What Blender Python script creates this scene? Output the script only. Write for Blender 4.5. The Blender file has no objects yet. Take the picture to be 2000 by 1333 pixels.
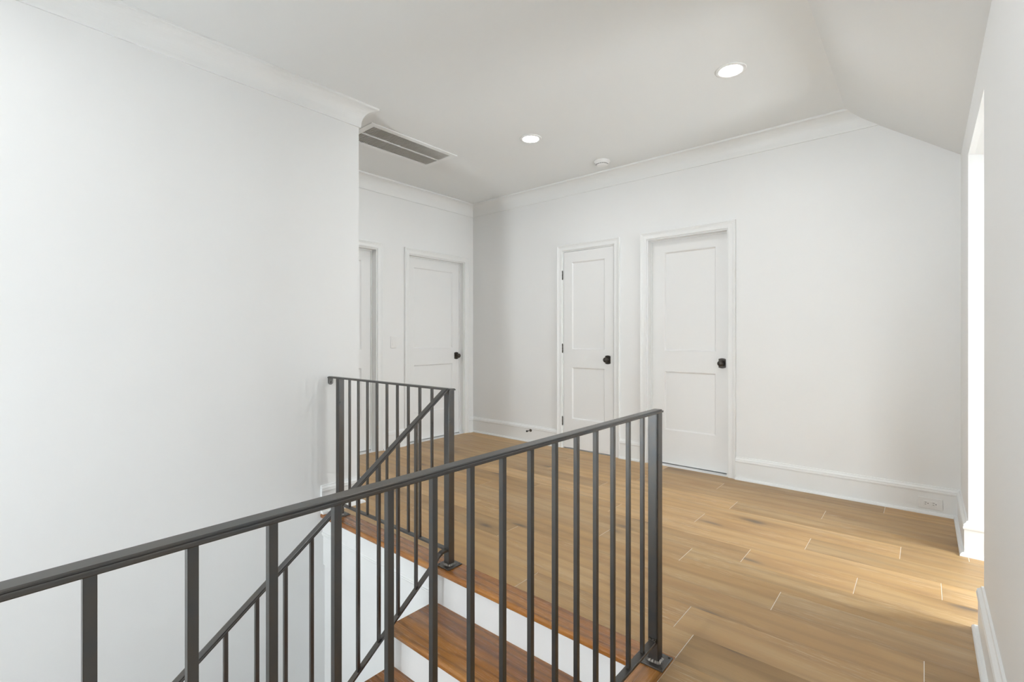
import bpy, bmesh, math, random
from mathutils import Vector, Matrix

random.seed(7)
scene = bpy.context.scene
C = scene.collection

# ------------------------------------------------------------------ camera
W_PX, H_PX = 2000.0, 1333.0
F_PX, YAW, CY_PX, CAM_H = 939.42, 40.5916, 659.24, 1.1466
cam_d = bpy.data.cameras.new('camera')
cam_d.sensor_fit = 'HORIZONTAL'
cam_d.sensor_width = 36.0
cam_d.lens = F_PX / W_PX * 36.0
cam_d.shift_y = -(H_PX / 2 - CY_PX) / W_PX
cam_d.clip_start = 0.02
cam = bpy.data.objects.new('camera', cam_d)
C.objects.link(cam)
cam.location = (0, 0, CAM_H)
cam.rotation_euler = (math.radians(90), 0, math.radians(YAW))
scene.camera = cam

# ------------------------------------------------------------------ world + exposure
SKY = 24.0
world = bpy.data.worlds.new('overcast_sky')
scene.world = world
world.use_nodes = True
bg = world.node_tree.nodes['Background']
bg.inputs[0].default_value = (0.92, 0.965, 1.0, 1)
bg.inputs[1].default_value = SKY
scene.view_settings.view_transform = 'Standard'
scene.view_settings.look = 'None'
scene.view_settings.exposure = 0.75
scene.view_settings.gamma = 1.0
scene.view_settings.use_curve_mapping = False
scene.cycles.max_bounces = 9
scene.cycles.use_adaptive_sampling = True
scene.cycles.adaptive_threshold = 0.10
scene.cycles.adaptive_min_samples = 24
scene.cycles.diffuse_bounces = 6
scene.cycles.glossy_bounces = 3
scene.cycles.transparent_max_bounces = 8
LAMP = 84.0           # radiance of a recessed lamp's lens


def portal(name, loc, rot, sx, sy):
    d = bpy.data.lights.new(name, 'AREA')
    d.shape = 'RECTANGLE'
    d.size, d.size_y = sx, sy
    d.cycles.is_portal = True
    o = bpy.data.objects.new(name, d)
    C.objects.link(o)
    o.location, o.rotation_euler = loc, rot
    return o


# window openings (shared by portals, walls and window builders)
ALC_X = 1.90
W1 = dict(y0=2.66, y1=3.41, z0=0.25, z1=1.78)          # alcove window, faces -X
W2 = dict(x0=-2.05, x1=-1.4, z0=-.3, z1=1.7)            # unseen stair window behind the camera, added as fill light
W3 = dict(y0=-1.6, y1=-1.10, z0=1.0, z1=1.75)          # unseen knee-wall window behind the camera, added to brighten the stairwell wall
Y0 = -2.6                                               # wall behind the camera
portal('window_portal', (ALC_X + .14, (W1['y0'] + W1['y1']) / 2, (W1['z0'] + W1['z1']) / 2),
       (0, math.radians(90), 0), W1['z1'] - W1['z0'], W1['y1'] - W1['y0'])
portal('window_portal', ((W2['x0'] + W2['x1']) / 2, Y0 - .14, (W2['z0'] + W2['z1']) / 2),
       (math.radians(90), 0, 0), W2['x1'] - W2['x0'], W2['z1'] - W2['z0'])

portal('window_portal', (.1756 + .14, (W3['y0'] + W3['y1']) / 2, (W3['z0'] + W3['z1']) / 2),
       (0, math.radians(90), 0), W3['z1'] - W3['z0'], W3['y1'] - W3['y0'])


# ------------------------------------------------------------------ materials
class NT:
    def __init__(self, name):
        self.m = bpy.data.materials.new(name)
        self.m.use_nodes = True
        self.t = self.m.node_tree
        self.b = self.t.nodes['Principled BSDF']

    def n(self, typ, **kw):
        nd = self.t.nodes.new(typ)
        for k, v in kw.items():
            setattr(nd, k, v)
        return nd

    def l(self, a, b):
        self.t.links.new(a, b)

    def setv(self, nd, **kw):
        for k, v in kw.items():
            nd.inputs[k.replace('_', ' ')].default_value = v
        return nd

    def math(self, op, a, b=None, clamp=False):
        nd = self.n('ShaderNodeMath', operation=op, use_clamp=clamp)
        for i, v in enumerate((a, b)):
            if v is None:
                continue
            if isinstance(v, (int, float)):
                nd.inputs[i].default_value = v
            else:
                self.l(v, nd.inputs[i])
        return nd.outputs[0]

    def mix(self, fac, a, b, mode='MIX'):
        nd = self.n('ShaderNodeMix', data_type='RGBA', blend_type=mode)
        for sock, v in ((nd.inputs[0], fac), (nd.inputs[6], a), (nd.inputs[7], b)):
            if isinstance(v, (int, float)):
                sock.default_value = v
            elif isinstance(v, tuple):
                sock.default_value = v + (1,) if len(v) == 3 else v
            else:
                self.l(v, sock)
        return nd.outputs[2]

    def ramp(self, fac, stops):
        nd = self.n('ShaderNodeValToRGB')
        el = nd.color_ramp.elements
        while len(el) < len(stops):
            el.new(0.5)
        for e, (p, c) in zip(el, stops):
            e.position = p
            e.color = (c, c, c, 1) if isinstance(c, (int, float)) else c + (1,)
        self.l(fac, nd.inputs[0])
        return nd.outputs[0]


def paint(name, col, rough, bump=0.0, scale=60.0):
    k = NT(name)
    tc = k.n('ShaderNodeTexCoord')
    nz = k.setv(k.n('ShaderNodeTexNoise'), Scale=1.3, Detail=2.0)
    k.l(tc.outputs['Object'], nz.inputs['Vector'])
    c2 = tuple(min(1, x * 1.015) for x in col)
    k.l(k.mix(nz.outputs['Fac'], col, c2), k.b.inputs['Base Color'])
    k.b.inputs['Roughness'].default_value = rough
    if bump:
        n2 = k.setv(k.n('ShaderNodeTexNoise'), Scale=scale * 4, Detail=3.0)
        k.l(tc.outputs['Object'], n2.inputs['Vector'])
        bp = k.setv(k.n('ShaderNodeBump'), Strength=bump, Distance=0.001)
        k.l(n2.outputs['Fac'], bp.inputs['Height'])
        k.l(bp.outputs[0], k.b.inputs['Normal'])
    return k.m


def wood(name, light, mid, dark, pore, rough, coat=0.0, knots=True, along='X', fig_freq=3.6, fig_long=0.75, fig_amt=0.42, tones=(0.80, 1.0, 1.17), pore_amt=0.5):
    k = NT(name)
    tc = k.n('ShaderNodeTexCoord')
    oi = k.n('ShaderNodeObjectInfo')
    sep = k.n('ShaderNodeSeparateXYZ')
    k.l(tc.outputs['Object'], sep.inputs[0])
    ax, ay = (sep.outputs[0], sep.outputs[1]) if along == 'X' else (sep.outputs[1], sep.outputs[0])
    rnd = oi.outputs['Random']
    off = k.math('MULTIPLY', rnd, 53.0)
    off2 = k.math('MULTIPLY', rnd, 17.0)

    def vec(sx, sy, third=0.0):
        cmb = k.n('ShaderNodeCombineXYZ')
        k.l(k.math('ADD', k.math('MULTIPLY', ax, sx), off), cmb.inputs[0])
        k.l(k.math('ADD', k.math('MULTIPLY', ay, sy), off2), cmb.inputs[1])
        k.l(k.math('ADD', k.math('MULTIPLY', sep.outputs[2], sy), third), cmb.inputs[2])
        return cmb.outputs[0]

    # broad streaks of colour along the board
    nb = k.setv(k.n('ShaderNodeTexNoise'), Scale=1.0, Detail=2.5, Roughness=0.5, Distortion=1.0)
    k.l(vec(1.1, 5.0), nb.inputs['Vector'])
    col = k.ramp(nb.outputs['Fac'], [(0.22, dark), (0.48, mid), (0.72, light)])
    # cathedral figure: distorted bands across the board
    wv = k.setv(k.n('ShaderNodeTexWave', wave_type='BANDS', bands_direction='Y'), Scale=1.0, Distortion=6.5, Detail=2.0)
    wv.inputs['Detail Scale'].default_value = 0.9
    k.l(vec(fig_long, fig_freq, 3.1), wv.inputs['Vector'])
    fig = k.ramp(wv.outputs['Fac'], [(0.0, 0.66), (0.30, 0.98), (1.0, 1.06)])
    col = k.mix(fig_amt, col, fig, 'MULTIPLY')
    # fine grain
    nf = k.setv(k.n('ShaderNodeTexNoise'), Scale=1.0, Detail=4.0, Roughness=0.7)
    k.l(vec(9.0, 210.0, 5.7), nf.inputs['Vector'])
    fine = k.ramp(nf.outputs['Fac'], [(0.30, 0.86), (0.52, 1.0), (0.75, 1.07)])
    col = k.mix(0.8, col, fine, 'MULTIPLY')
    # pale pores (brushed white grain) in patches
    np_ = k.setv(k.n('ShaderNodeTexNoise'), Scale=1.0, Detail=2.0)
    k.l(vec(1.6, 7.0, 9.0), np_.inputs['Vector'])
    patch = k.ramp(np_.outputs['Fac'], [(0.42, 0.0), (0.62, 1.0)])
    nq = k.setv(k.n('ShaderNodeTexNoise'), Scale=1.0, Detail=3.0, Roughness=0.65)
    k.l(vec(11.0, 210.0, 1.7), nq.inputs['Vector'])
    lines = k.ramp(nq.outputs['Fac'], [(0.54, 0.0), (0.64, 1.0)])
    col = k.mix(k.math('MULTIPLY', k.math('MULTIPLY', lines, patch), pore_amt), col, pore)
    if knots:
        vo = k.n('ShaderNodeTexVoronoi', feature='F1', voronoi_dimensions='2D')
        vo.inputs['Scale'].default_value = 1.0
        nd = k.setv(k.n('ShaderNodeTexNoise'), Scale=1.2, Detail=2.0)
        k.l(vec(3.0, 10.0, 2.2), nd.inputs['Vector'])
        vadd = k.n('ShaderNodeVectorMath', operation='MULTIPLY_ADD')
        k.l(nd.outputs['Color'], vadd.inputs[0])
        vadd.inputs[1].default_value = (0.16, 0.22, 0)
        cmb = k.n('ShaderNodeCombineXYZ')
        k.l(k.math('ADD', k.math('MULTIPLY', ax, 1.15), off), cmb.inputs[0])
        k.l(k.math('ADD', k.math('MULTIPLY', ay, 4.0), off2), cmb.inputs[1])
        k.l(cmb.outputs[0], vadd.inputs[2])
        k.l(vadd.outputs[0], vo.inputs['Vector'])
        sepc = k.n('ShaderNodeSeparateColor')
        k.l(vo.outputs['Color'], sepc.inputs[0])
        some = k.ramp(sepc.outputs[0], [(0.48, 0.0), (0.56, 1.0)])
        halo = k.ramp(vo.outputs['Distance'], [(0.04, 1.0), (0.30, 0.0)])
        core = k.ramp(vo.outputs['Distance'], [(0.02, 1.0), (0.095, 0.0)])
        col = k.mix(k.math('MULTIPLY', k.math('MULTIPLY', halo, some), 0.55), col, tuple(x * 0.55 for x in dark))
        col = k.mix(k.math('MULTIPLY', k.math('MULTIPLY', core, some), 0.9), col, (0.115, 0.085, 0.062))
    if knots:
        # long dark mineral streaks and a greyer or redder cast from board to board
        ns = k.setv(k.n('ShaderNodeTexNoise'), Scale=1.0, Detail=2.5, Roughness=0.5, Distortion=2.0)
        k.l(vec(1.0, 5.5, 12.0), ns.inputs['Vector'])
        streak = k.ramp(ns.outputs['Fac'], [(0.60, 0.0), (0.74, 1.0)])
        col = k.mix(k.math('MULTIPLY', streak, 0.30), col, tuple(x * 0.66 for x in dark))
        hue = k.math('FRACT', k.math('MULTIPLY', rnd, 7.31))
        col = k.mix(k.math('MULTIPLY', hue, 0.30), col, (0.48, 0.325, 0.18))
    # each board its own tone
    tone = k.ramp(rnd, [(0.0, tones[0]), (0.5, tones[1]), (1.0, tones[2])])
    col = k.mix(1.0, col, tone, 'MULTIPLY')
    k.l(col, k.b.inputs['Base Color'])
    k.l(k.math('ADD', k.math('MULTIPLY', nf.outputs['Fac'], 0.18), rough - 0.09), k.b.inputs['Roughness'])
    bp = k.setv(k.n('ShaderNodeBump'), Strength=0.12, Distance=0.001)
    k.l(nf.outputs['Fac'], bp.inputs['Height'])
    k.l(bp.outputs[0], k.b.inputs['Normal'])
    if coat:
        k.b.inputs['Coat Weight'].default_value = coat
        k.b.inputs['Coat Roughness'].default_value = 0.12
    return k.m


def metal(name, col, rough, metallic=0.85):
    k = NT(name)
    tc = k.n('ShaderNodeTexCoord')
    nz = k.setv(k.n('ShaderNodeTexNoise'), Scale=9.0, Detail=5.0, Roughness=0.65)
    k.l(tc.outputs['Object'], nz.inputs['Vector'])
    warm = (col[0] * 1.25, col[1] * 1.08, col[2] * 0.92)
    k.l(k.mix(k.ramp(nz.outputs['Fac'], [(0.35, 0.0), (0.7, 1.0)]), col, warm), k.b.inputs['Base Color'])
    k.b.inputs['Metallic'].default_value = metallic
    k.l(k.math('ADD', k.math('MULTIPLY', nz.outputs['Fac'], 0.2), rough - 0.1), k.b.inputs['Roughness'])
    return k.m


def plain(name, col, rough, metallic=0.0):
    k = NT(name)
    tc = k.n('ShaderNodeTexCoord')
    nz = k.setv(k.n('ShaderNodeTexNoise'), Scale=30.0, Detail=2.0)
    k.l(tc.outputs['Object'], nz.inputs['Vector'])
    k.l(k.mix(nz.outputs['Fac'], tuple(x * 0.97 for x in col), col), k.b.inputs['Base Color'])
    k.b.inputs['Roughness'].default_value = rough
    k.b.inputs['Metallic'].default_value = metallic
    return k.m


def emitter(name, col, strength):
    k = NT(name)
    k.b.inputs['Base Color'].default_value = col + (1,)
    k.b.inputs['Emission Color'].default_value = col + (1,)
    k.b.inputs['Emission Strength'].default_value = strength
    return k.m


def glass(name):
    k = NT(name)
    out = k.t.nodes['Material Output']
    tr = k.n('ShaderNodeBsdfTransparent')
    tr.inputs[0].default_value = (0.97, 0.98, 0.98, 1)
    gl = k.n('ShaderNodeBsdfGlossy')
    gl.inputs['Roughness'].default_value = 0.02
    fr = k.n('ShaderNodeFresnel')
    fr.inputs[0].default_value = 1.45
    mx = k.n('ShaderNodeMixShader')
    k.l(fr.outputs[0], mx.inputs[0])
    k.l(tr.outputs[0], mx.inputs[1])
    k.l(gl.outputs[0], mx.inputs[2])
    k.l(mx.outputs[0], out.inputs['Surface'])
    return k.m


M = {
    'wall': paint('wall_paint', (0.793, 0.797, 0.792), 0.62, 0.05),
    'ceiling': paint('ceiling_paint', (0.775, 0.788, 0.785), 0.8),
    'trim': paint('trim_enamel', (0.795, 0.803, 0.797), 0.45),
    'door': paint('door_enamel', (0.80, 0.803, 0.798), 0.42),
    'oak': wood('oak_floor', (0.515, 0.340, 0.160), (0.450, 0.268, 0.103), (0.365, 0.204, 0.074), (0.66, 0.53, 0.37), 0.40),
    'tread': wood('stained_oak', (0.43, 0.190, 0.048), (0.31, 0.120, 0.026), (0.20, 0.066, 0.012), (0.13, 0.042, 0.008), 0.26, 0.4, knots=False, fig_freq=6.5, fig_long=1.9, fig_amt=1.0, tones=(0.9, 1.0, 1.1), pore_amt=0.4),
    'tread_y': wood('stained_oak_lengthwise', (0.43, 0.190, 0.048), (0.31, 0.120, 0.026), (0.20, 0.066, 0.012), (0.13, 0.042, 0.008), 0.26, 0.4, knots=False, along='Y', fig_freq=6.5, fig_long=1.9, fig_amt=1.0, tones=(0.9, 1.0, 1.1), pore_amt=0.4),
    'subfloor': plain('joint_filler', (0.80, 0.74, 0.66), 0.8),
    'steel': metal('dark_steel', (0.102, 0.104, 0.106), 0.31),
    'weld': metal('weld_bead', (0.20, 0.20, 0.20), 0.22, 0.9),
    'bronze': metal('dark_bronze', (0.060, 0.056, 0.052), 0.34, 0.7),
    'plastic': plain('white_plastic', (0.80, 0.80, 0.79), 0.35),
    'black': plain('dark_slot', (0.02, 0.02, 0.02), 0.6),
    'duct': plain('duct_liner', (0.26, 0.25, 0.24), 0.8),
    'louvre': plain('grille_enamel', (0.80, 0.78, 0.75), 0.45),
    'lens': emitter('lamp_lens', (0.965, 0.985, 1.0), LAMP),
    'glass': glass('window_glass'),
}


# ------------------------------------------------------------------ builders
def new_obj(name, bm, mat, parent=None, kind=None, label=None, cat=None, group=None, smooth=False, loc=None):
    me = bpy.data.meshes.new(name)
    bmesh.ops.recalc_face_normals(bm, faces=bm.faces[:])
    bm.to_mesh(me)
    bm.free()
    if smooth:
        for p in me.polygons:
            p.use_smooth = True
    return link(name, me, mat, parent, kind, label, cat, group, loc)


def link(name, me, mat, parent=None, kind=None, label=None, cat=None, group=None, loc=None):
    if mat and not me.materials:
        me.materials.append(M[mat] if isinstance(mat, str) else mat)
    o = bpy.data.objects.new(name, me)
    C.objects.link(o)
    if loc is not None:
        o.location = loc
    if parent is not None:
        o.parent = parent
        o.matrix_parent_inverse = Matrix.Translation(-world_loc(parent))
    tag(o, label, cat, group, kind)
    return o


def world_loc(o):
    v = Vector(o.location)
    if o.parent is not None:
        v = world_loc(o.parent) + o.matrix_parent_inverse.translation + v
    return v


def tag(o, label=None, cat=None, group=None, kind=None):
    if kind:
        o['kind'] = kind
    if label:
        o['label'] = label
    if cat:
        o['category'] = cat
    if group:
        o['group'] = group
    return o


def root(name, loc, label=None, cat=None, group=None, kind=None):
    o = bpy.data.objects.new(name, None)
    o.empty_display_size = 0.1
    C.objects.link(o)
    o.location = loc
    return tag(o, label, cat, group, kind)


def box(bm, x0, x1, y0, y1, z0, z1, bevel=0.0, seg=1):
    vs = [bm.verts.new(p) for p in ((x0, y0, z0), (x1, y0, z0), (x1, y1, z0), (x0, y1, z0),
                                    (x0, y0, z1), (x1, y0, z1), (x1, y1, z1), (x0, y1, z1))]
    fs = [bm.faces.new([vs[i] for i in q]) for q in ((3, 2, 1, 0), (4, 5, 6, 7), (0, 1, 5, 4), (1, 2, 6, 5), (2, 3, 7, 6), (3, 0, 4, 7))]
    if bevel:
        es = list({e for f in fs for e in f.edges})
        bmesh.ops.bevel(bm, geom=es, offset=bevel, segments=seg, affect='EDGES', profile=0.5)
    return vs


def bx(*a, **k):
    bm = bmesh.new()
    box(bm, *a, **k)
    return bm


def cyl(bm, center, axis, r, h, n=24, r2=None):
    """solid of revolution along axis ('X','Y','Z') from center, height h"""
    r2 = r if r2 is None else r2
    lathe(bm, center, axis, [(0, 0), (r, 0), (r2, h), (0, h)], n)


def lathe(bm, center, axis, prof, n=24):
    cx, cy, cz = center
    rings = []
    for (r, h) in prof:
        ring = []
        if r < 1e-6:
            p = {'X': (h, 0, 0), 'Y': (0, h, 0), 'Z': (0, 0, h)}[axis]
            ring = [bm.verts.new((cx + p[0], cy + p[1], cz + p[2]))]
        else:
            for i in range(n):
                a = 2 * math.pi * i / n
                c, s = r * math.cos(a), r * math.sin(a)
                p = {'X': (h, c, s), 'Y': (c, h, s), 'Z': (c, s, h)}[axis]
                ring.append(bm.verts.new((cx + p[0], cy + p[1], cz + p[2])))
        rings.append(ring)
    for A, B in zip(rings, rings[1:]):
        if len(A) == 1 and len(B) == 1:
            continue
        for i in range(n):
            j = (i + 1) % n
            if len(A) == 1:
                bm.faces.new((A[0], B[i], B[j]))
            elif len(B) == 1:
                bm.faces.new((A[i], A[j], B[0]))
            else:
                bm.faces.new((A[i], A[j], B[j], B[i]))


def extrude_poly(bm, pts, fn0, fn1):
    """prism between two maps of the same 2D outline"""
    a = [bm.verts.new(fn0(*p)) for p in pts]
    b = [bm.verts.new(fn1(*p)) for p in pts]
    n = len(pts)
    bm.faces.new(a)
    bm.faces.new(list(reversed(b)))
    for i in range(n):
        j = (i + 1) % n
        bm.faces.new((a[i], b[i], b[j], a[j]))


def sweep_h(bm, path, prof, side=1, zbase=0.0):
    """moulding profile (out, z) swept along a horizontal polyline with mitred corners"""
    n = len(path)
    P = [Vector(p) for p in path]
    offs = []
    for i in range(n):
        ns = []
        if i > 0:
            d = (P[i] - P[i - 1]).normalized()
            ns.append(Vector((-d.y, d.x)) * side)
        if i < n - 1:
            d = (P[i + 1] - P[i]).normalized()
            ns.append(Vector((-d.y, d.x)) * side)
        m = ns[0] if len(ns) == 1 else (ns[0] + ns[1]) / (1 + ns[0].dot(ns[1]))
        offs.append(m)
    rings = []
    for p, m in zip(P, offs):
        rings.append([bm.verts.new((p.x + m.x * o, p.y + m.y * o, zbase + z)) for o, z in prof])
    k = len(prof)
    for A, B in zip(rings, rings[1:]):
        for i in range(k):
            j = (i + 1) % k
            bm.faces.new((A[i], A[j], B[j], B[i]))
    bm.faces.new(rings[0])
    bm.faces.new(list(reversed(rings[-1])))


def slab(bm, axis, p, t, u, v, holes=(), pocket=None):
    """wall or ceiling: front plane at coordinate p on axis, thickness t (signed, away from the room),
    in-plane extents u=(u0,u1), v=(v0,v1); holes = (u0,u1,v0,v1[,'pocket depth'])"""
    us = sorted({u[0], u[1], *[h[0] for h in holes], *[h[1] for h in holes]})
    vs = sorted({v[0], v[1], *[h[2] for h in holes], *[h[3] for h in holes]})
    us = [x for x in us if u[0] <= x <= u[1]]
    vs = [x for x in vs if v[0] <= x <= v[1]]

    def pt(a, b, d):
        q = p + d
        return {'X': (q, a, b), 'Y': (a, q, b), 'Z': (a, b, q)}[axis]

    def hole(i, j):
        if i < 0 or j < 0 or i >= len(us) - 1 or j >= len(vs) - 1:
            return None
        a, b = (us[i] + us[i + 1]) / 2, (vs[j] + vs[j + 1]) / 2
        for h in holes:
            if h[0] < a < h[1] and h[2] < b < h[3]:
                return h
        return False

    cache = {}

    def V(a, b, d):
        key = (round(a, 6), round(b, 6), round(d, 6))
        if key not in cache:
            cache[key] = bm.verts.new(pt(a, b, d))
        return cache[key]

    def quad(*c):
        f = [V(*x) for x in c]
        if len(set(f)) == 4:
            try:
                bm.faces.new(f)
            except ValueError:
                pass

    for i in range(len(us) - 1):
        for j in range(len(vs) - 1):
            a0, a1, b0, b1 = us[i], us[i + 1], vs[j], vs[j + 1]
            h = hole(i, j)
            fd = 0.0 if not h else (h[4] * (1 if t > 0 else -1) if len(h) > 4 else None)
            if fd is not None:
                quad((a0, b0, fd), (a1, b0, fd), (a1, b1, fd), (a0, b1, fd))
                quad((a0, b0, t), (a1, b0, t), (a1, b1, t), (a0, b1, t))
            for (di, dj, e) in ((-1, 0, ((a0, b0), (a0, b1))), (1, 0, ((a1, b0), (a1, b1))), (0, -1, ((a0, b0), (a1, b0))), (0, 1, ((a0, b1), (a1, b1)))):
                nb = hole(i + di, j + dj)
                nd = t if nb is None else (0.0 if nb is False else (nb[4] * (1 if t > 0 else -1) if len(nb) > 4 else t))
                if fd is not None and abs(nd) > abs(fd) + 1e-9:
                    quad((*e[0], fd), (*e[1], fd), (*e[1], nd), (*e[0], nd))


def structure(name, bm, mat, parent=None):
    return new_obj(name, bm, mat, parent, kind=None if parent else 'structure')


# ------------------------------------------------------------------ key dimensions (metres)
XW = 0.1756          # right (knee) wall
YB = 4.143           # far wall with two doors
XC = -4.175          # far-left wall with two doors
XL = -2.98           # stairwell wall
YLE = 1.843          # its free end
ZC = 2.737           # ceiling
XR = -0.418          # where the ceiling begins to slope
ZS = 2.2986          # top of the knee wall
LOW = -3.04          # floor of the storey below
NOSE, BORD = 1.563, 1.685
RIS, RUN = 0.19, 0.256
XG, YG, XS = -0.724, 1.632, -1.815      # guard over the floor edge, landing guard, stair guard

# ------------------------------------------------------------------ walls and ceiling
D1 = dict(a=-2.857, b=-2.254, top=2.040)
D2 = dict(a=-1.9255, b=-1.2177, top=2.040)
D3 = dict(a=3.177, b=3.995, top=2.040)
D4 = dict(a=2.03, b=2.79, top=2.040)
OP = (2.594, 3.475, 2.105)

bm = bmesh.new()
slab(bm, 'Y', YB, .14, (XC - .14, XW + .14), (-.3, 3.0),
     [(D1['a'], D1['b'], 0, D1['top'], .125), (D2['a'], D2['b'], 0, D2['top'], .125)])
structure('wall_far', bm, 'wall')

bm = bmesh.new()
slab(bm, 'X', XC, -.14, (Y0 - .14, YB), (-.3, 3.0),
     [(D3['a'], D3['b'], 0, D3['top'], .125), (D4['a'], D4['b'], 0, D4['top'], .125)])
structure('wall_hall', bm, 'wall')

bm = bx(XL - .12, XL, Y0, YLE, LOW - .1, ZC + .02)
structure('wall_stairwell', bm, 'wall')

bm = bmesh.new()
slab(bm, 'X', XW, .12, (Y0, YB), (-.3, ZS + .10),
     [(OP[0], OP[1], -.012, OP[2]), (W3['y0'], W3['y1'], W3['z0'], W3['z1'])])
structure('wall_right', bm, 'wall')

bm = bmesh.new()
slab(bm, 'Y', Y0, -.12, (XC - .14, XW + .14), (LOW - .1, 3.0),
     [(W2['x0'], W2['x1'], W2['z0'], W2['z1'])])
structure('wall_rear', bm, 'wall')

# wall under the landing edge and the closed side of the stairs
bm = bx(XL - .12, XS - .0545, NOSE + .030, NOSE + .14, LOW - .1, -.031)
structure('wall_landing', bm, 'wall')
bm = bx(XS - .0545, XG - .045, NOSE + .047, NOSE + .14, LOW - .1, -.031)
structure('wall_behind_stairs', bm, 'wall')
bm = bx(XG - .045, XG + .07, Y0, NOSE + .14, LOW - .1, -.025)
structure('wall_stairside', bm, 'wall')

VENT = (-3.478, -3.145, 2.070, 2.838)
bm = bmesh.new()
slab(bm, 'Z', ZC, .30, (XC - .1, XR), (Y0 - .1, YB + .1), [(VENT[0], VENT[1], VENT[2], VENT[3], .10)])
structure('ceiling', bm, 'ceiling')
sl = (ZS - ZC) / (XW - XR)
bm = bmesh.new()
extrude_poly(bm, [(XR, ZC), (XW + .14, ZC + sl * (XW + .14 - XR)), (XW + .14, ZC + sl * (XW + .14 - XR) + .3), (XR, ZC + .3)],
             lambda x, z: (x, Y0 - .1, z), lambda x, z: (x, YB + .1, z))
structure('ceiling_slope', bm, 'ceiling')

# alcove behind the opening in the right wall
bm = bx(XW + .12, ALC_X + .1, OP[1], OP[1] + .12, -.3, 2.3)
structure('wall_alcove_far', bm, 'wall')
bm = bx(XW + .12, ALC_X + .1, OP[0] - .12, OP[0], -.3, 2.3)
structure('wall_alcove_near', bm, 'wall')
bm = bmesh.new()
slab(bm, 'X', ALC_X, .12, (OP[0] - .12, OP[1] + .12), (-.3, 2.3), [(W1['y0'], W1['y1'], W1['z0'], W1['z1'])])
structure('wall_alcove_end', bm, 'wall')
curve = [(XW, 2.105), (.20, 2.101), (.225, 2.094), (.25, 2.084), (.28, 2.069), (.32, 2.045), (.37, 2.012), (.43, 1.970), (.50, 1.925),
         (.58, 1.888), (.67, 1.865), (.78, 1.852), (.90, 1.85), (ALC_X, 1.85)]
bm = bmesh.new()
extrude_poly(bm, [(XW + .001, 2.105)] + curve[1:] + [(ALC_X, 2.3), (XW + .001, 2.3)],
             lambda x, z: (x, OP[0], z), lambda x, z: (x, OP[1], z))
structure('ceiling_alcove', bm, 'wall')

# ------------------------------------------------------------------ floor: slab with oak planks
XE = -0.675          # planks begin right of the border board
bm = bmesh.new()
slab(bm, 'Z', -.0009, -.20, (XC, ALC_X), (Y0, YB), [(XL - .06, XG - .025, Y0 + .0, NOSE + .06)])
floor = structure('floor', bm, 'subfloor')
bm = bx(XL, XG - .045, Y0, NOSE + .03, LOW - .1, LOW)
structure('floor_lower', bm, 'oak')

rows = {}
WID = .19
joints = {1.673: [-1.429, -2.9, 0.05], 1.863: [-.754, -2.62], 2.053: [-1.873, 0.0, -3.3], 2.243: [-.49, -2.37], 2.433: [-.957, -1.423, -3.15],
          2.623: [-.712, -.241, -2.62], 2.813: [-1.58, -2.273, 0.06, -3.7], 3.003: [-.49, -1.083, -2.95], 3.193: [-.096, -1.9, -3.6], 3.383: [-.988, -2.5, .75],
          3.573: [-.493, -1.75, -3.2], 3.763: [-1.191, -2.55], 3.953: [-.2, -1.72, -3.0]}


def plank(xa, xb, ya, yb):
    g, e = .0013, .00015
    bm = bmesh.new()
    hx, hy = (xb - xa) / 2 - g, (yb - ya) / 2 - e
    b = .0006
    lo = [bm.verts.new((sx * hx, sy * hy, -.003)) for sx, sy in ((-1, -1), (1, -1), (1, 1), (-1, 1))]
    mi = [bm.verts.new((sx * hx, sy * hy, -.0005)) for sx, sy in ((-1, -1), (1, -1), (1, 1), (-1, 1))]
    up = [bm.verts.new((sx * (hx - b), sy * (hy - b), 0)) for sx, sy in ((-1, -1), (1, -1), (1, 1), (-1, 1))]
    for A, B in ((lo, mi), (mi, up)):
        for i in range(4):
            j = (i + 1) % 4
            bm.faces.new((A[i], A[j], B[j], B[i]))
    bm.faces.new(up)
    bm.faces.new(list(reversed(lo)))
    o = new_obj('plank', bm, 'oak', floor, loc=((xa + xb) / 2, (ya + yb) / 2, 0))


def lay(xa, xb, ya, yb, js):
    js = sorted(j for j in js if xa + .12 < j < xb - .12)
    cuts = [xa] + js + [xb]
    for a, b in zip(cuts, cuts[1:]):
        plank(a, b, ya, yb)


rj = random.Random(3)
k = -24
while True:
    ya = 1.673 + WID * k
    k += 1
    yb = ya + WID
    if ya > YB - .01:
        break
    if yb < Y0 + .02:
        continue
    ya_c, yb_c = max(ya, Y0), min(yb, YB)
    key = round(ya, 3)
    js = joints.get(key)
    if js is None:
        js = []
        x = rj.uniform(-4.0, -2.6)
        while x < 2:
            js.append(x)
            x += rj.uniform(.9, 1.9)
    if yb <= BORD + .001:                       # beside the stairwell
        lay(XE, XW, ya_c, yb_c, js)
        lay(XC, XL - .12, ya_c, yb_c, js)       # hall behind the stairwell wall
    elif ya < BORD:                             # row cut by the border board
        lay(XC, XL - .12, ya_c, yb_c, js)
        lay(XL, XE, BORD, yb_c, js)
        lay(XE, XW, ya_c, yb_c, js)
    else:
        if yb_c <= YLE:
            lay(XC, XL - .12, ya_c, yb_c, js)
            lay(XL, XW, ya_c, yb_c, js)
        else:
            hi = ALC_X if (ya >= OP[0] - .02 and yb <= OP[1] + .02) else XW
            lay(XC, hi, ya_c, yb_c, js)
# plank pieces in the alcove rows cut by its walls
plank(XW, ALC_X, OP[0], 2.623)
plank(XW, ALC_X, 3.383, OP[1])

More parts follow.
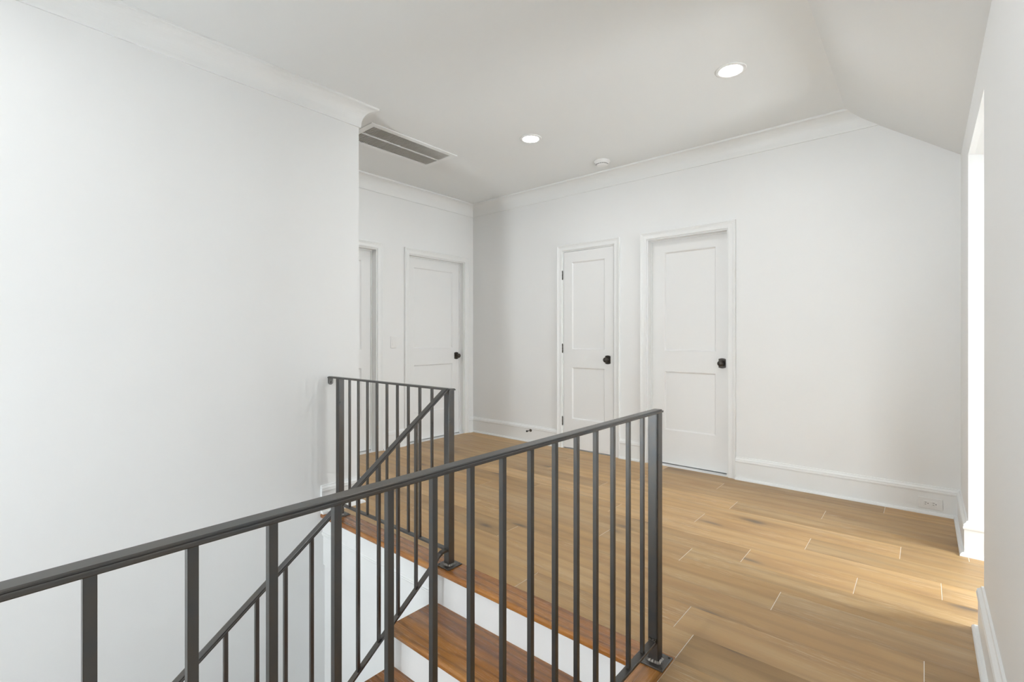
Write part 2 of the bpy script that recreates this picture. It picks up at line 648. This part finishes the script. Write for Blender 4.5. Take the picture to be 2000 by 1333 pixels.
# border boards round the stairwell (stained like the treads)
def nosing_profile(depth, thick=.030, r=.012):
    pts = [(depth, 0.0), (r, 0.0)]
    for i in range(1, 7):
        a = math.pi / 2 * i / 6
        pts.append((r - r * math.sin(a), -r + r * math.cos(a)))
    for i in range(1, 7):
        a = math.pi / 2 * i / 6
        pts.append((r - r * math.cos(a), -(thick - r) - r * math.sin(a)))
    pts.append((depth, -thick))
    return pts


bm = bmesh.new()          # along the landing edge, mitred at the corner post
pr = nosing_profile(BORD - NOSE)
XO = XE - (BORD - NOSE)   # outer edge of the board beside the guard
yc, xc = (NOSE + BORD) / 2, (XL + XE) / 2
extrude_poly(bm, pr, lambda d, z: (XL + .0005 - xc, NOSE + d - yc, z), lambda d, z: (XO + d - xc, NOSE + d - yc, z))
new_obj('nosing_board', bm, 'tread', floor, loc=(xc, yc, 0))
bm = bmesh.new()
yc2 = (Y0 + BORD) / 2
extrude_poly(bm, pr, lambda d, z: (XO + d - XE, Y0 + .001 - yc2, z), lambda d, z: (XO + d - XE, NOSE + d - .0006 - yc2, z))
new_obj('nosing_board', bm, 'tread_y', floor, loc=(XE, yc2, 0))

# ------------------------------------------------------------------ mouldings
def cove(out=.100, h=.134):
    pts = [(0, -h), (.010, -h), (.012, -h + .012)]
    cx, cz, rx, rz = out - .010, -h + .012, out - .022, h - .026
    for i in range(1, 13):
        a = math.pi / 2 * i / 12
        pts.append((cx - rx * math.cos(a), cz + rz * math.sin(a)))
    pts += [(out - .004, -.014), (out, -.010), (out, 0), (0, 0)]
    return pts


def crown(name, path, side):
    bm = bmesh.new()
    sweep_h(bm, path, cove(), side, ZC)
    o = structure(name, bm, 'trim')
    return o


crown('trim_1', [(XL, Y0), (XL, YLE), (XL - .12, YLE), (XL - .12, Y0)], -1)
crown('trim_2', [(XC, Y0), (XC, YB), (XR + .20, YB)], -1)

BASE = [(0, 0), (.016, 0), (.016, .138), (.0205, .142), (.0215, .150), (.019, .157), (.0195, .163), (.013, .170), (.009, .174), (.007, .181), (0, .182)]
SHOE = [(.016, 0), (.034, 0), (.0335, .006), (.031, .012), (.026, .017), (.016, .019)]


def baseboard(name, path, side):
    bm = bmesh.new()
    sweep_h(bm, path, BASE, side, 0)
    o = structure(name, bm, 'trim')
    bm = bmesh.new()
    sweep_h(bm, path, SHOE, side, 0)
    structure('shoe_moulding', bm, 'trim', o)
    return o


CW = .060
baseboard('baseboard_far', [(XC + .0, YB), (D1['a'] - CW, YB)], -1)
baseboard('baseboard_far', [(D1['b'] + CW, YB), (D2['a'] - CW, YB)], -1)
baseboard('baseboard_right', [(D2['b'] + CW, YB), (XW, YB), (XW, OP[1]), (ALC_X, OP[1]), (ALC_X, OP[0]), (XW, OP[0]), (XW, Y0)], -1)
baseboard('baseboard_hall', [(XC, D3['b'] + CW), (XC, YB)], -1)
baseboard('baseboard_hall', [(XC, D4['b'] + CW), (XC, D3['a'] - CW)], -1)
baseboard('baseboard_hall', [(XC, Y0), (XC, D4['a'] - CW)], -1)
baseboard('baseboard_stairwell', [(XL, NOSE + .002), (XL, YLE), (XL - .12, YLE), (XL - .12, Y0)], -1)

# apron under the landing edge: flat board with a bead moulding
bm = bmesh.new()
prof = [(0, -.030), (.014, -.030), (.014, -.122), (.020, -.126), (.022, -.132), (.018, -.138), (.020, -.144), (.015, -.150), (.010, -.154), (.010, -.338), (0, -.340)]
sweep_h(bm, [(XL, NOSE + .030), (XS - .055, NOSE + .030)], prof, -1, 0)
structure('trim_3', bm, 'trim')

# ------------------------------------------------------------------ stairs
N_TREAD = 15
stairs = root('staircase', ((XS - .06 + XG) / 2, NOSE + .03, LOW), 'straight stair flight with stained oak treads and white risers going down from the landing', 'staircase')
XT0, XT1 = XS - .068, XG - .047           # tread ends
XR0 = XS - .054                            # outer stringer face
tread_me = riser_me = None
for i in range(1, N_TREAD + 1):
    z = -RIS * i
    yf = NOSE - RUN * i                    # nosing line of this tread
    w2 = (XT1 - XT0) / 2
    if i == 1:
        bm = bmesh.new()
        pr = nosing_profile(RUN + .030)
        extrude_poly(bm, pr, lambda d, zz: (-w2, d, zz), lambda d, zz: (w2, d, zz))
        es = [e for e in bm.edges if abs(e.verts[0].co.x + w2) < 1e-5 and abs(e.verts[1].co.x + w2) < 1e-5]
        o = new_obj('tread', bm, 'tread', stairs, loc=((XT0 + XT1) / 2, yf, z))
        tread_me = o.data
    else:
        link('tread', tread_me, 'tread', stairs, loc=((XT0 + XT1) / 2, yf, z))
for i in range(1, N_TREAD + 2):
    zt = -.030 - RIS * (i - 1)
    zb = -RIS * i
    y = NOSE + .030 - RUN * (i - 1)
    if riser_me is None:
        bm = bx(XR0 + .0005, XT1, -.0, .016, -(zt - zb), 0)
        o = new_obj('riser', bm, 'trim', stairs, loc=(0, y, zt))
        riser_me = o.data
    else:
        link('riser', riser_me, 'trim', stairs, loc=(0, y, zt))
# outer stringer: closed white skirt following the steps
bm = bmesh.new()
for i in range(1, N_TREAD + 1):
    box(bm, XR0, XR0 + .02, NOSE + .0295 - RUN * i, NOSE + .0295 - RUN * (i - 1), LOW, -RIS * i - .0305)
box(bm, XR0, XR0 + .02, NOSE + .0295, NOSE + .046, LOW, -.031)
new_obj('stringer', bm, 'trim', stairs)

# ------------------------------------------------------------------ railings
RZ = .880                                   # underside of the level rail
half = [(.0198, 0), (.0205, .0012), (.0205, .0052), (.0196, .0064), (.0178, .0066), (.0160, .0054), (.0152, .0054), (.0146, .0088), (.0125, .0098)]
CAP = half + [(-a, h) for a, h in reversed(half)]
BAL = .0064                                 # half of a half-inch square bar
POST = .0188


def sweep3(bm, path, prof, lateral):
    """profile (lateral offset, height) along a path; rings stay vertical"""
    rings = []
    L = Vector(lateral)
    for p in path:
        rings.append([bm.verts.new(Vector(p) + L * a + Vector((0, 0, h))) for a, h in prof])
    k = len(prof)
    for A, B in zip(rings, rings[1:]):
        for i in range(k):
            j = (i + 1) % k
            bm.faces.new((A[i], A[j], B[j], B[i]))
    bm.faces.new(rings[0])
    bm.faces.new(list(reversed(rings[-1])))


bal_me = None


def make_post(x, y, parent, top=RZ, z0=.006):
    p = new_obj('post', bx(-POST, POST, -POST, POST, 0, top - z0, bevel=.0022, seg=2), 'steel', parent, loc=(x, y, z0))
    new_obj('base_plate', bx(-.046, .046, -.046, .046, 0, .0065, bevel=.0012), 'steel', p, loc=(x, y, z0 - .006))
    bm = bmesh.new()
    rr = random.Random(int(x * 1000))
    n = 40
    ring_o, ring_i = [], []
    for i in range(n):
        a = 2 * math.pi * i / n
        m = max(abs(math.cos(a)), abs(math.sin(a)))
        q = (POST + .0005) / m
        q = min(q, POST * 1.34)
        w = .007 + rr.uniform(-.002, .002)
        ring_o.append(bm.verts.new((math.cos(a) * (q + w), math.sin(a) * (q + w), .0062)))
        ring_i.append(bm.verts.new((math.cos(a) * q, math.sin(a) * q, .0125 + rr.uniform(-.002, .003))))
    for i in range(n):
        j = (i + 1) % n
        bm.faces.new((ring_o[i], ring_o[j], ring_i[j], ring_i[i]))
    new_obj('weld_bead', bm, 'weld', p, smooth=True, loc=(x, y, z0 - .006))
    for sx, sy in ((-1, -1), (1, -1), (1, 1), (-1, 1)):
        bm = bmesh.new()
        lathe(bm, (0, 0, 0), 'Z', [(.0045, 0), (.0042, .0018), (.0025, .003), (0, .0034)], 10)
        new_obj('screw', bm, 'bronze', p, loc=(x + sx * .036, y + sy * .036, z0 + .0004), smooth=True)
    return p


def baluster(x, y, parent):
    global bal_me
    zb = .0805
    if bal_me is None:
        o = new_obj('baluster', bx(-BAL, BAL, -BAL, BAL, 0, RZ - zb, bevel=.0008), 'steel', parent, loc=(x, y, zb))
        bal_me = o.data
    else:
        o = link('baluster', bal_me, 'steel', parent, loc=(x, y, zb))
    return o


# -- landing guard with the stair guard welded to its corner post
rail = root('metal_railing', (XS, YG, 0), 'dark steel railing on the landing edge with a handrail sloping down the stairs', 'railing', 'steel railings round the stairwell')
XP1 = -2.857
make_post(XP1, YG, rail)
p2 = make_post(XS, YG, rail)
bm = bmesh.new()
sweep3(bm, [(XL + .001, YG, RZ), (XS + .026, YG, RZ)], CAP, (0, 1, 0))
new_obj('handrail', bm, 'steel', rail)
bm = bx(XP1 + POST, XS - POST, YG - .0125, YG + .0125, .0705, .0805, bevel=.001)
new_obj('bottom_rail', bm, 'steel', rail)
for i in range(9):
    baluster(-2.742 + .0993 * i, YG, rail)
# wall bracket: tab with a rounded foot
bm = bmesh.new()
tab = [(-.016, .0)] + [(-.016 + .0, -.030)] + [(-.016 * math.cos(a), -.030 - .016 * math.sin(a)) for a in [math.pi * i / 10 for i in range(1, 10)]] + [(.016, -.030), (.016, .0)]
extrude_poly(bm, tab, lambda a, b: (XL + .0005, YG + a, RZ + b), lambda a, b: (XL + .008, YG + a, RZ + b))
br = new_obj('wall_bracket', bm, 'steel', rail)
bm = bmesh.new()
lathe(bm, (XL + .008, YG, RZ - .028), 'X', [(.006, 0), (.0055, .002), (.003, .0035), (0, .004)], 14)
new_obj('screw', bm, 'bronze', br, smooth=True)

SL = RIS / RUN
zu = lambda y: .510 + SL * (y - 1.107)              # underside of the sloping handrail
zbar = lambda y: -.035 + SL * (y - 1.424)           # top of its lower bar
Y_END = -1.78
y_j = 1.107 + (RZ - .510) / SL
y_j = min(y_j, YG - .02)
bm = bmesh.new()
path = [(XS, YG - .018, RZ + .0003), (XS, y_j, RZ + .0003), (XS, Y_END, zu(Y_END))]
sweep3(bm, path, [(a, h * 1.2) for a, h in CAP], (1, 0, 0))
new_obj('handrail', bm, 'steel', rail)
bm = bmesh.new()
yj2 = 1.424 + (.083 + .035) / SL
path = [(XS, YG - POST + .001, .076)]
for i in range(0, 7):
    t = i / 6
    yy = YG - .022 - t * (YG - .022 - (yj2 - .055))
    zz = .076 if t == 0 else None
    a = t * t * (3 - 2 * t)
    zline = zbar(yy) - .011
    path.append((XS, yy, min(.076 - .010 * a * 0, (1 - a) * .076 + a * min(.076, zline))))
path.append((XS, Y_END, zbar(Y_END) - .011))
sweep3(bm, path, [(-.0125, 0), (.0125, 0), (.0125, .011), (-.0125, .011)], (1, 0, 0))
new_obj('bottom_rail', bm, 'steel', rail)
slant_me = None
for i in range(31):
    yy = 1.424 - .1015 * i
    if slant_me is None:
        bm = bmesh.new()
        hgt = zu(yy) - zbar(yy)
        vs = box(bm, -BAL, BAL, -BAL, BAL, -.001, hgt + .001)
        for v in bm.verts:
            v.co.z += SL * v.co.y
        o = new_obj('baluster', bm, 'steel', rail, loc=(XS, yy, zbar(yy)))
        slant_me = o.data
    else:
        link('baluster', slant_me, 'steel', rail, loc=(XS, yy, zbar(yy)))
ye = Y_END - .0
zt = zu(ye)
new_obj('post', bx(-POST, POST, -POST, POST, 0, zt - (-RIS * 14), bevel=.0022, seg=2), 'steel', rail, loc=(XS, ye - .02, -RIS * 14))

# -- straight guard along the floor edge beside the camera
Y_A0 = -2.45
guard = root('metal_railing', (XG, 1.625, 0), 'straight level dark steel railing along the oak floor edge above the stair treads', 'railing', 'steel railings round the stairwell')
YP3 = 1.625
make_post(XG, YP3, guard)
make_post(XG, Y_A0, guard)
bm = bmesh.new()
sweep3(bm, [(XG, Y_A0 - .03, RZ), (XG, YP3 + .024, RZ)], CAP, (1, 0, 0))
new_obj('handrail', bm, 'steel', guard)
bm = bx(XG - .0125, XG + .0125, Y_A0 + POST, YP3 - POST, .0705, .0805, bevel=.001)
br = new_obj('bottom_rail', bm, 'steel', guard)
rr = random.Random(5)
bm = bmesh.new()
for i in range(14):
    t = (i - 6.5) / 6.5
    xx = XG + t * .012
    box(bm, xx - .0016, xx + .0016, YP3 - POST - .006 - rr.uniform(0, .003), YP3 - POST + .0003, .079, .087 + rr.uniform(-.002, .003))
new_obj('weld_bead', bm, 'weld', br)
for i in range(39):
    yy = 1.5225 - .1014 * i
    if yy > Y_A0 + .06:
        baluster(XG, yy, guard)

# ------------------------------------------------------------------ doors
CAS = [(0, 0), (0, .011), (.006, .013), (.020, .0125), (.034, .014), (.040, .0175), (.046, .0185), (.050, .022), (.057, .023), (.060, .019), (.060, 0)]


def add_door(name, axis, plane, a, b, top, recess, panels, knob_u, knob_face, hinges=None, note=None):
    """axis 'Y': wall at y=plane seen from -Y, u = x.  axis 'X': wall at x=plane seen from +X, u = y."""
    sgn = -1 if axis == 'Y' else 1           # outward (towards room)

    def P(u, d, z):                          # d = distance out of the wall plane into the room
        return (u, plane + sgn * d, z) if axis == 'Y' else (plane + sgn * d, u, z)

    r = root(name, P((a + b) / 2, 0, 0), note, None, None, 'structure')

    def bo(bm, u0, u1, d0, d1, z0, z1, **k):
        p, q = P(u0, d0, z0), P(u1, d1, z1)
        box(bm, min(p[0], q[0]), max(p[0], q[0]), min(p[1], q[1]), max(p[1], q[1]), z0, z1, **k)

    # casing: mitred profile up, across, down
    bm = bmesh.new()
    rings = []
    for (u, z, mu, mz) in ((a, 0, -1, 0), (a, top, -1, 1), (b, top, 1, 1), (b, 0, 1, 0)):
        rings.append([bm.verts.new(P(u + mu * w, t, z + mz * w)) for w, t in CAS])
    n = len(CAS)
    for A, B in zip(rings, rings[1:]):
        for i in range(n):
            j = (i + 1) % n
            bm.faces.new((A[i], A[j], B[j], B[i]))
    bm.faces.new(rings[0])
    bm.faces.new(list(reversed(rings[-1])))
    new_obj('casing', bm, 'trim', r)
    # jamb lining with stop
    J = .012
    bm = bmesh.new()
    for (u0, u1) in ((a, a + J), (b - J, b)):
        bo(bm, u0, u1, -.122, .0, 0, top)
    bo(bm, a + J, b - J, -.122, .0, top - J, top)
    if recess > .02:
        s0, s1 = -recess + .001, -recess + .012
        for (u0, u1) in ((a + J, a + J + .010), (b - J - .010, b - J)):
            bo(bm, u0, u1, s0, s1, 0, top - J)
        bo(bm, a + J + .010, b - J - .010, s0, s1, top - J - .010, top - J)
    new_obj('jamb', bm, 'trim', r)
    # leaf: frame with two sunk flat panels
    g = .003
    la, lb, lt, lz = a + J + g, b - J - g, top - J - g, .010
    d1, d0 = -recess, -recess - .036
    pa, pb, zs = panels
    bm = bmesh.new()
    hs = [(pa, pb, z0, z1, .0125) for z0, z1 in zs]
    if axis == 'Y':
        slab(bm, 'Y', plane - d1, .036, (la, lb), (lz, lt), hs)
    else:
        slab(bm, 'X', plane + d1, -.036, (la, lb), (lz, lt), hs)
    leaf = new_obj('door_leaf', bm, 'door', r)
    for z0, z1 in zs:                        # sunk panel with a bevelled sticking round it
        bm = bmesh.new()
        e = .0003
        rings = []
        for m, d in ((e, -.0004), (.0015, -.0004), (.0115, -.0100), (.0115, -.0115)):
            rings.append([bm.verts.new(P(u, d1 + d, z)) for u, z in ((pa + m, z0 + m), (pb - m, z0 + m), (pb - m, z1 - m), (pa + m, z1 - m))])
        for A, B in zip(rings, rings[1:]):
            for q in range(4):
                w = (q + 1) % 4
                bm.faces.new((A[q], A[w], B[w], B[q]))
        bm.faces.new(rings[-1])
        new_obj('panel', bm, 'door', leaf)
    # knob on an arched rosette
    if knob_u is not None:
        kz = .928
        bm = bmesh.new()
        hw, hh = .0285, .036
        pts = [(-hw, -hh), (-hw, hh)] + [(-hw + 2 * hw * i / 8, hh + .0065 * math.sin(math.pi * i / 8)) for i in range(1, 8)] + [(hw, hh), (hw, -hh)] + \
              [(hw - 2 * hw * i / 8, -hh - .0065 * math.sin(math.pi * i / 8)) for i in range(1, 8)]
        extrude_poly(bm, pts, lambda u, z: P(knob_u + u, d1, kz + z), lambda u, z: P(knob_u + u, d1 + .006, kz + z))
        extrude_poly(bm, [(u * .90, z * .93) for u, z in pts], lambda u, z: P(knob_u + u, d1 + .0055, kz + z), lambda u, z: P(knob_u + u, d1 + .009, kz + z))
        ros = new_obj('rosette', bm, 'bronze', r)
        bm = bmesh.new()
        prof = [(.017, .008), (.0165, .012), (.0105, .015), (.0100, .030), (.0150, .034), (.0225, .040), (.0255, .047), (.0245, .054), (.0200, .060), (.0120, .0635), (.0045, .0645), (0, .0645)]
        lathe(bm, P(knob_u, d1, kz), axis, [(q, sgn * h) for q, h in prof], 28)
        new_obj('knob', bm, 'bronze', ros, smooth=True)
    if hinges:
        hu, zs_ = hinges
        for z in zs_:
            bm = bmesh.new()
            c = P(hu, .004, z - .045)
            for q in range(3):
                lathe(bm, (c[0], c[1], c[2] + q * .030), 'Z', [(0, .0), (.0072, 0), (.0072, .0292), (0, .0292)], 12)
            lathe(bm, (c[0], c[1], c[2] - .004), 'Z', [(0, 0), (.004, .001), (.005, .004)], 10)
            lathe(bm, (c[0], c[1], c[2] + .090), 'Z', [(.005, 0), (.004, .003), (0, .004)], 10)
            new_obj('hinge', bm, 'bronze', r)
    return r


PZ = [(1.0236, 1.9154), (.3096, .8391)]
add_door('door_1', 'Y', YB, D1['a'], D1['b'], D1['top'], .002, (-2.7434, -2.3635, PZ), -2.327, 1,
         (D1['a'] + .0005, (1.791, 1.033, .280)), 'narrow white two-panel closet door with black hinges')
add_door('door_2', 'Y', YB, D2['a'], D2['b'], D2['top'], .073, (-1.7901, -1.3392, PZ), -1.287, 1,
         None, 'white two-panel door set back in its casing beside the bare far wall')
add_door('door_3', 'X', XC, D3['a'], D3['b'], D3['top'], .070, (D3['a'] + .125, D3['b'] - .125, PZ), D3['b'] - .068, 1,
         None, 'white two-panel door next to the room corner with a black knob')
add_door('door_4', 'X', XC, D4['a'], D4['b'], D4['top'], .085, (D4['a'] + .125, D4['b'] - .125, PZ), D4['a'] + .07, 1,
         None, 'white panel door half hidden behind the stairwell wall')


# ------------------------------------------------------------------ windows
def add_window(name, axis, plane, a, b, z0, z1, sgn, note):
    """frame, two sashes and panes in an opening; sgn = direction towards the room"""
    def P(u, d, z):
        return (u, plane + sgn * d, z) if axis == 'Y' else (plane + sgn * d, u, z)

    def bo(bm, u0, u1, d0, d1, c0, c1):
        p, q = P(u0, d0, c0), P(u1, d1, c1)
        box(bm, min(p[0], q[0]), max(p[0], q[0]), min(p[1], q[1]), max(p[1], q[1]), c0, c1)

    r = root(name, P((a + b) / 2, 0, z0), note, None, None, 'structure')
    bm = bmesh.new()
    F = .035
    for (u0, u1, c0, c1) in ((a, a + F, z0, z1), (b - F, b, z0, z1), (a + F, b - F, z0, z0 + F), (a + F, b - F, z1 - F, z1)):
        bo(bm, u0, u1, -.11, -.02, c0, c1)
    new_obj('window_frame', bm, 'trim', r)
    zm = (z0 + z1) / 2
    for (c0, c1, d) in ((z0 + F, zm + .02, -.06), (zm - .02, z1 - F, -.09)):
        bm = bmesh.new()
        S = .035
        for (u0, u1, e0, e1) in ((a + F, a + F + S, c0, c1), (b - F - S, b - F, c0, c1), (a + F + S, b - F - S, c0, c0 + S), (a + F + S, b - F - S, c1 - S, c1)):
            bo(bm, u0, u1, d - .012, d + .012, e0, e1)
        s = new_obj('sash', bm, 'trim', r)
        bm = bmesh.new()
        bo(bm, a + F + S, b - F - S, d - .003, d + .003, c0 + S, c1 - S)
        new_obj('pane', bm, 'glass', s)
    bm = bmesh.new()
    bo(bm, a - .04, b + .04, -.02, .035, z0 - .022, z0)
    new_obj('window_sill', bm, 'trim', r)
    return r


add_window('window_1', 'X', ALC_X, W1['y0'], W1['y1'], W1['z0'], W1['z1'], -1, 'white double-hung window at the end of the bright alcove')
add_window('fill_window_2', 'Y', Y0, W2['x0'], W2['x1'], W2['z0'], W2['z1'], 1, 'unseen tall window added to light the stairwell')  # invented opening out of view, lets in general fill
add_window('fill_window_3', 'X', XW, W3['y0'], W3['y1'], W3['z0'], W3['z1'], -1, 'unseen low window added in the knee wall for fill light')  # invented opening out of view, lifts the stairwell wall


# ------------------------------------------------------------------ ceiling fittings
def downlight(x, y, label):
    r = root('recessed_light', (x, y, ZC), label, 'ceiling light', 'round recessed ceiling lights')
    bm = bmesh.new()
    lathe(bm, (x, y, ZC), 'Z', [(.087, 0), (.0865, -.003), (.082, -.0055), (.066, -.0060), (.062, -.0035), (.0605, -.001), (.0605, 0)], 48)
    new_obj('trim_ring', bm, 'plastic', r, smooth=True)
    bm = bmesh.new()
    lathe(bm, (x, y, ZC), 'Z', [(.0604, -.0012), (.045, -.0022), (.02, -.0027), (0, -.0028)], 48)
    new_obj('lens', bm, 'lens', r, smooth=True)
    return r


downlight(-.874, 3.019, 'lit round recessed ceiling light near the sloping ceiling')
downlight(-2.390, 3.020, 'lit round recessed ceiling light between the air grille and the smoke detector')
downlight(-2.390, -.35, 'lit round recessed ceiling light close to the stairwell wall')
downlight(-.874, -.35, 'added unseen recessed fill light over the floor beside the stairs')  # extra lamp behind the camera, added for fill
downlight(-3.62, 1.72, 'added hidden recessed fill light in the hall next to the air grille')  # added out of sight to brighten the hall wall and far corner
downlight(-.874, 1.33, 'added unseen recessed fill light over the railing corner post')  # added above the frame to lift the front of the room
downlight(-3.62, 0.0, 'added hidden recessed fill light in the hall behind the stairwell wall')  # second hidden lamp, added to light the hall

# air return grille
vx0, vx1, vy0, vy1 = VENT
vent = root('air_vent', ((vx0 + vx1) / 2, (vy0 + vy1) / 2, ZC), 'white rectangular ceiling air grille with fine louvres', 'air vent')
bm = bmesh.new()
o_ = .045
for (a0, a1, b0, b1) in ((vx0 - o_, vx0, vy0 - o_, vy1 + o_), (vx1, vx1 + o_, vy0 - o_, vy1 + o_), (vx0, vx1, vy0 - o_, vy0), (vx0, vx1, vy1, vy1 + o_)):
    box(bm, a0, a1, b0, b1, ZC - .006, ZC - .0002)
new_obj('frame', bm, 'trim', vent)
bm = bmesh.new()
slab(bm, 'Z', ZC + .002, .09, (vx0 + .001, vx1 - .001), (vy0 + .001, vy1 - .001), [(vx0 + .004, vx1 - .004, vy0 + .004, vy1 - .004, .085)])
new_obj('duct', bm, 'duct', vent)
xm = (vx0 + vx1) / 2
new_obj('centre_bar', bx(xm - .006, xm + .006, vy0, vy1, ZC - .006, ZC + .004), 'trim', vent)
bm = bmesh.new()
nb = 52
for i in range(nb):
    y = vy0 + (vy1 - vy0) * (i + .5) / nb
    for (a0, a1) in ((vx0, xm - .006), (xm + .006, vx1)):
        vs = box(bm, a0, a1, y - .0016, y + .0016, ZC - .003, ZC + .014)
        for v in vs[4:]:
            v.co.y += .009
lo = new_obj('louvres', bm, 'louvre', vent)
lo['kind'] = 'stuff'

# smoke detector
sx, sy = -2.207, 3.825
sd = root('smoke_detector', (sx, sy, ZC), 'small white round smoke detector on the ceiling by the far wall', 'smoke detector')
bm = bmesh.new()
lathe(bm, (sx, sy, ZC), 'Z', [(.071, 0), (.071, -.010), (.069, -.013), (.066, -.014), (0, -.014)], 40)
new_obj('mounting_base', bm, 'plastic', sd, smooth=False)
bm = bmesh.new()
lathe(bm, (sx, sy, ZC), 'Z', [(.064, -.014), (.064, -.026), (.060, -.030), (.052, -.031), (.052, -.034), (.049, -.037), (.040, -.041), (0, -.043)], 40)
new_obj('body', bm, 'plastic', sd, smooth=False)
for i in range(9):
    a0 = math.radians(200 + i * 20)
    bm = bmesh.new()
    n = 5
    ins, outs = [], []
    for q in range(n):
        a = a0 + math.radians(15) * q / (n - 1)
        for (rr_, zz, L) in ((.0525, -.0312, ins), (.0525, -.0338, ins), (.0550, -.0312, outs), (.0550, -.0338, outs)):
            L.append(bm.verts.new((sx + rr_ * math.cos(a), sy + rr_ * math.sin(a), ZC + zz)))
    for q in range(n - 1):
        i0, o0 = 2 * q, 2 * q
        bm.faces.new((outs[o0], outs[o0 + 2], outs[o0 + 3], outs[o0 + 1]))
        bm.faces.new((ins[i0 + 1], ins[i0 + 3], outs[o0 + 3], outs[o0 + 1]))
    new_obj('vent_slot', bm, 'black', sd)

# ------------------------------------------------------------------ wall fittings
# outlet lying sideways on the baseboard
ox, oz, oy = .030, .070, YB - .016
ol = root('wall_outlet', (ox, oy, oz), 'white double socket outlet set sideways in the baseboard', 'outlet')
new_obj('cover_plate', bx(ox - .061, ox + .061, oy - .006, oy, oz - .0365, oz + .0365, bevel=.003, seg=2), 'plastic', ol)
rc = new_obj('receptacle', bx(ox - .0335, ox + .0335, oy - .0085, oy - .0055, oz - .0165, oz + .0165, bevel=.001), 'plastic', ol)
for cx in (-.0195, .0195):
    for dz, w in ((.0062, .0095), (-.0062, .0080)):
        new_obj('slot', bx(ox + cx - .008, ox + cx - .008 + w, oy - .0090, oy - .0082, oz + dz - .0012, oz + dz + .0012), 'black', rc)
    bm = bmesh.new()
    lathe(bm, (ox + cx + .0085, oy - .0083, oz), 'Y', [(0, 0), (.0027, 0), (.0027, -.0008), (0, -.0008)], 12)
    new_obj('ground_hole', bm, 'black', rc)

# rocker switch between the hall doors
sy_, sz = 2.985, 1.095
sw = root('light_switch', (XC, sy_, sz), 'white rocker light switch between the two hall doors', 'light switch')
new_obj('cover_plate', bx(XC, XC + .006, sy_ - .037, sy_ + .037, sz - .061, sz + .061, bevel=.003, seg=2), 'plastic', sw)
bm = bmesh.new()
pts = [(.0055, -.033), (.0105, -.033), (.0078, 0), (.0070, .033), (.0055, .033)]
extrude_poly(bm, pts, lambda d, z: (XC + d, sy_ - .0165, sz + z), lambda d, z: (XC + d, sy_ + .0165, sz + z))
new_obj('rocker', bm, 'plastic', sw)

# door stop on the baseboard
dx, dz = -3.267, .129
ds = root('door_stop', (dx, YB - .016, dz), 'small black door stop screwed to the baseboard near the corner', 'door stop')
bm = bmesh.new()
lathe(bm, (dx, YB - .016, dz), 'Y', [(0, 0), (.0165, 0), (.0165, -.003), (.010, -.010), (.006, -.016), (0, -.016)], 20)
new_obj('flange', bm, 'bronze', ds, smooth=False)
bm = bmesh.new()
lathe(bm, (dx, YB - .030, dz), 'Y', [(0, 0), (.0052, 0), (.0046, -.045), (0, -.045)], 14)
new_obj('rod', bm, 'bronze', ds, smooth=False)
bm = bmesh.new()
lathe(bm, (dx, YB - .074, dz), 'Y', [(0, 0), (.0095, 0), (.0105, -.008), (.0085, -.016), (0, -.018)], 16)
new_obj('rubber_tip', bm, 'black', ds, smooth=False)
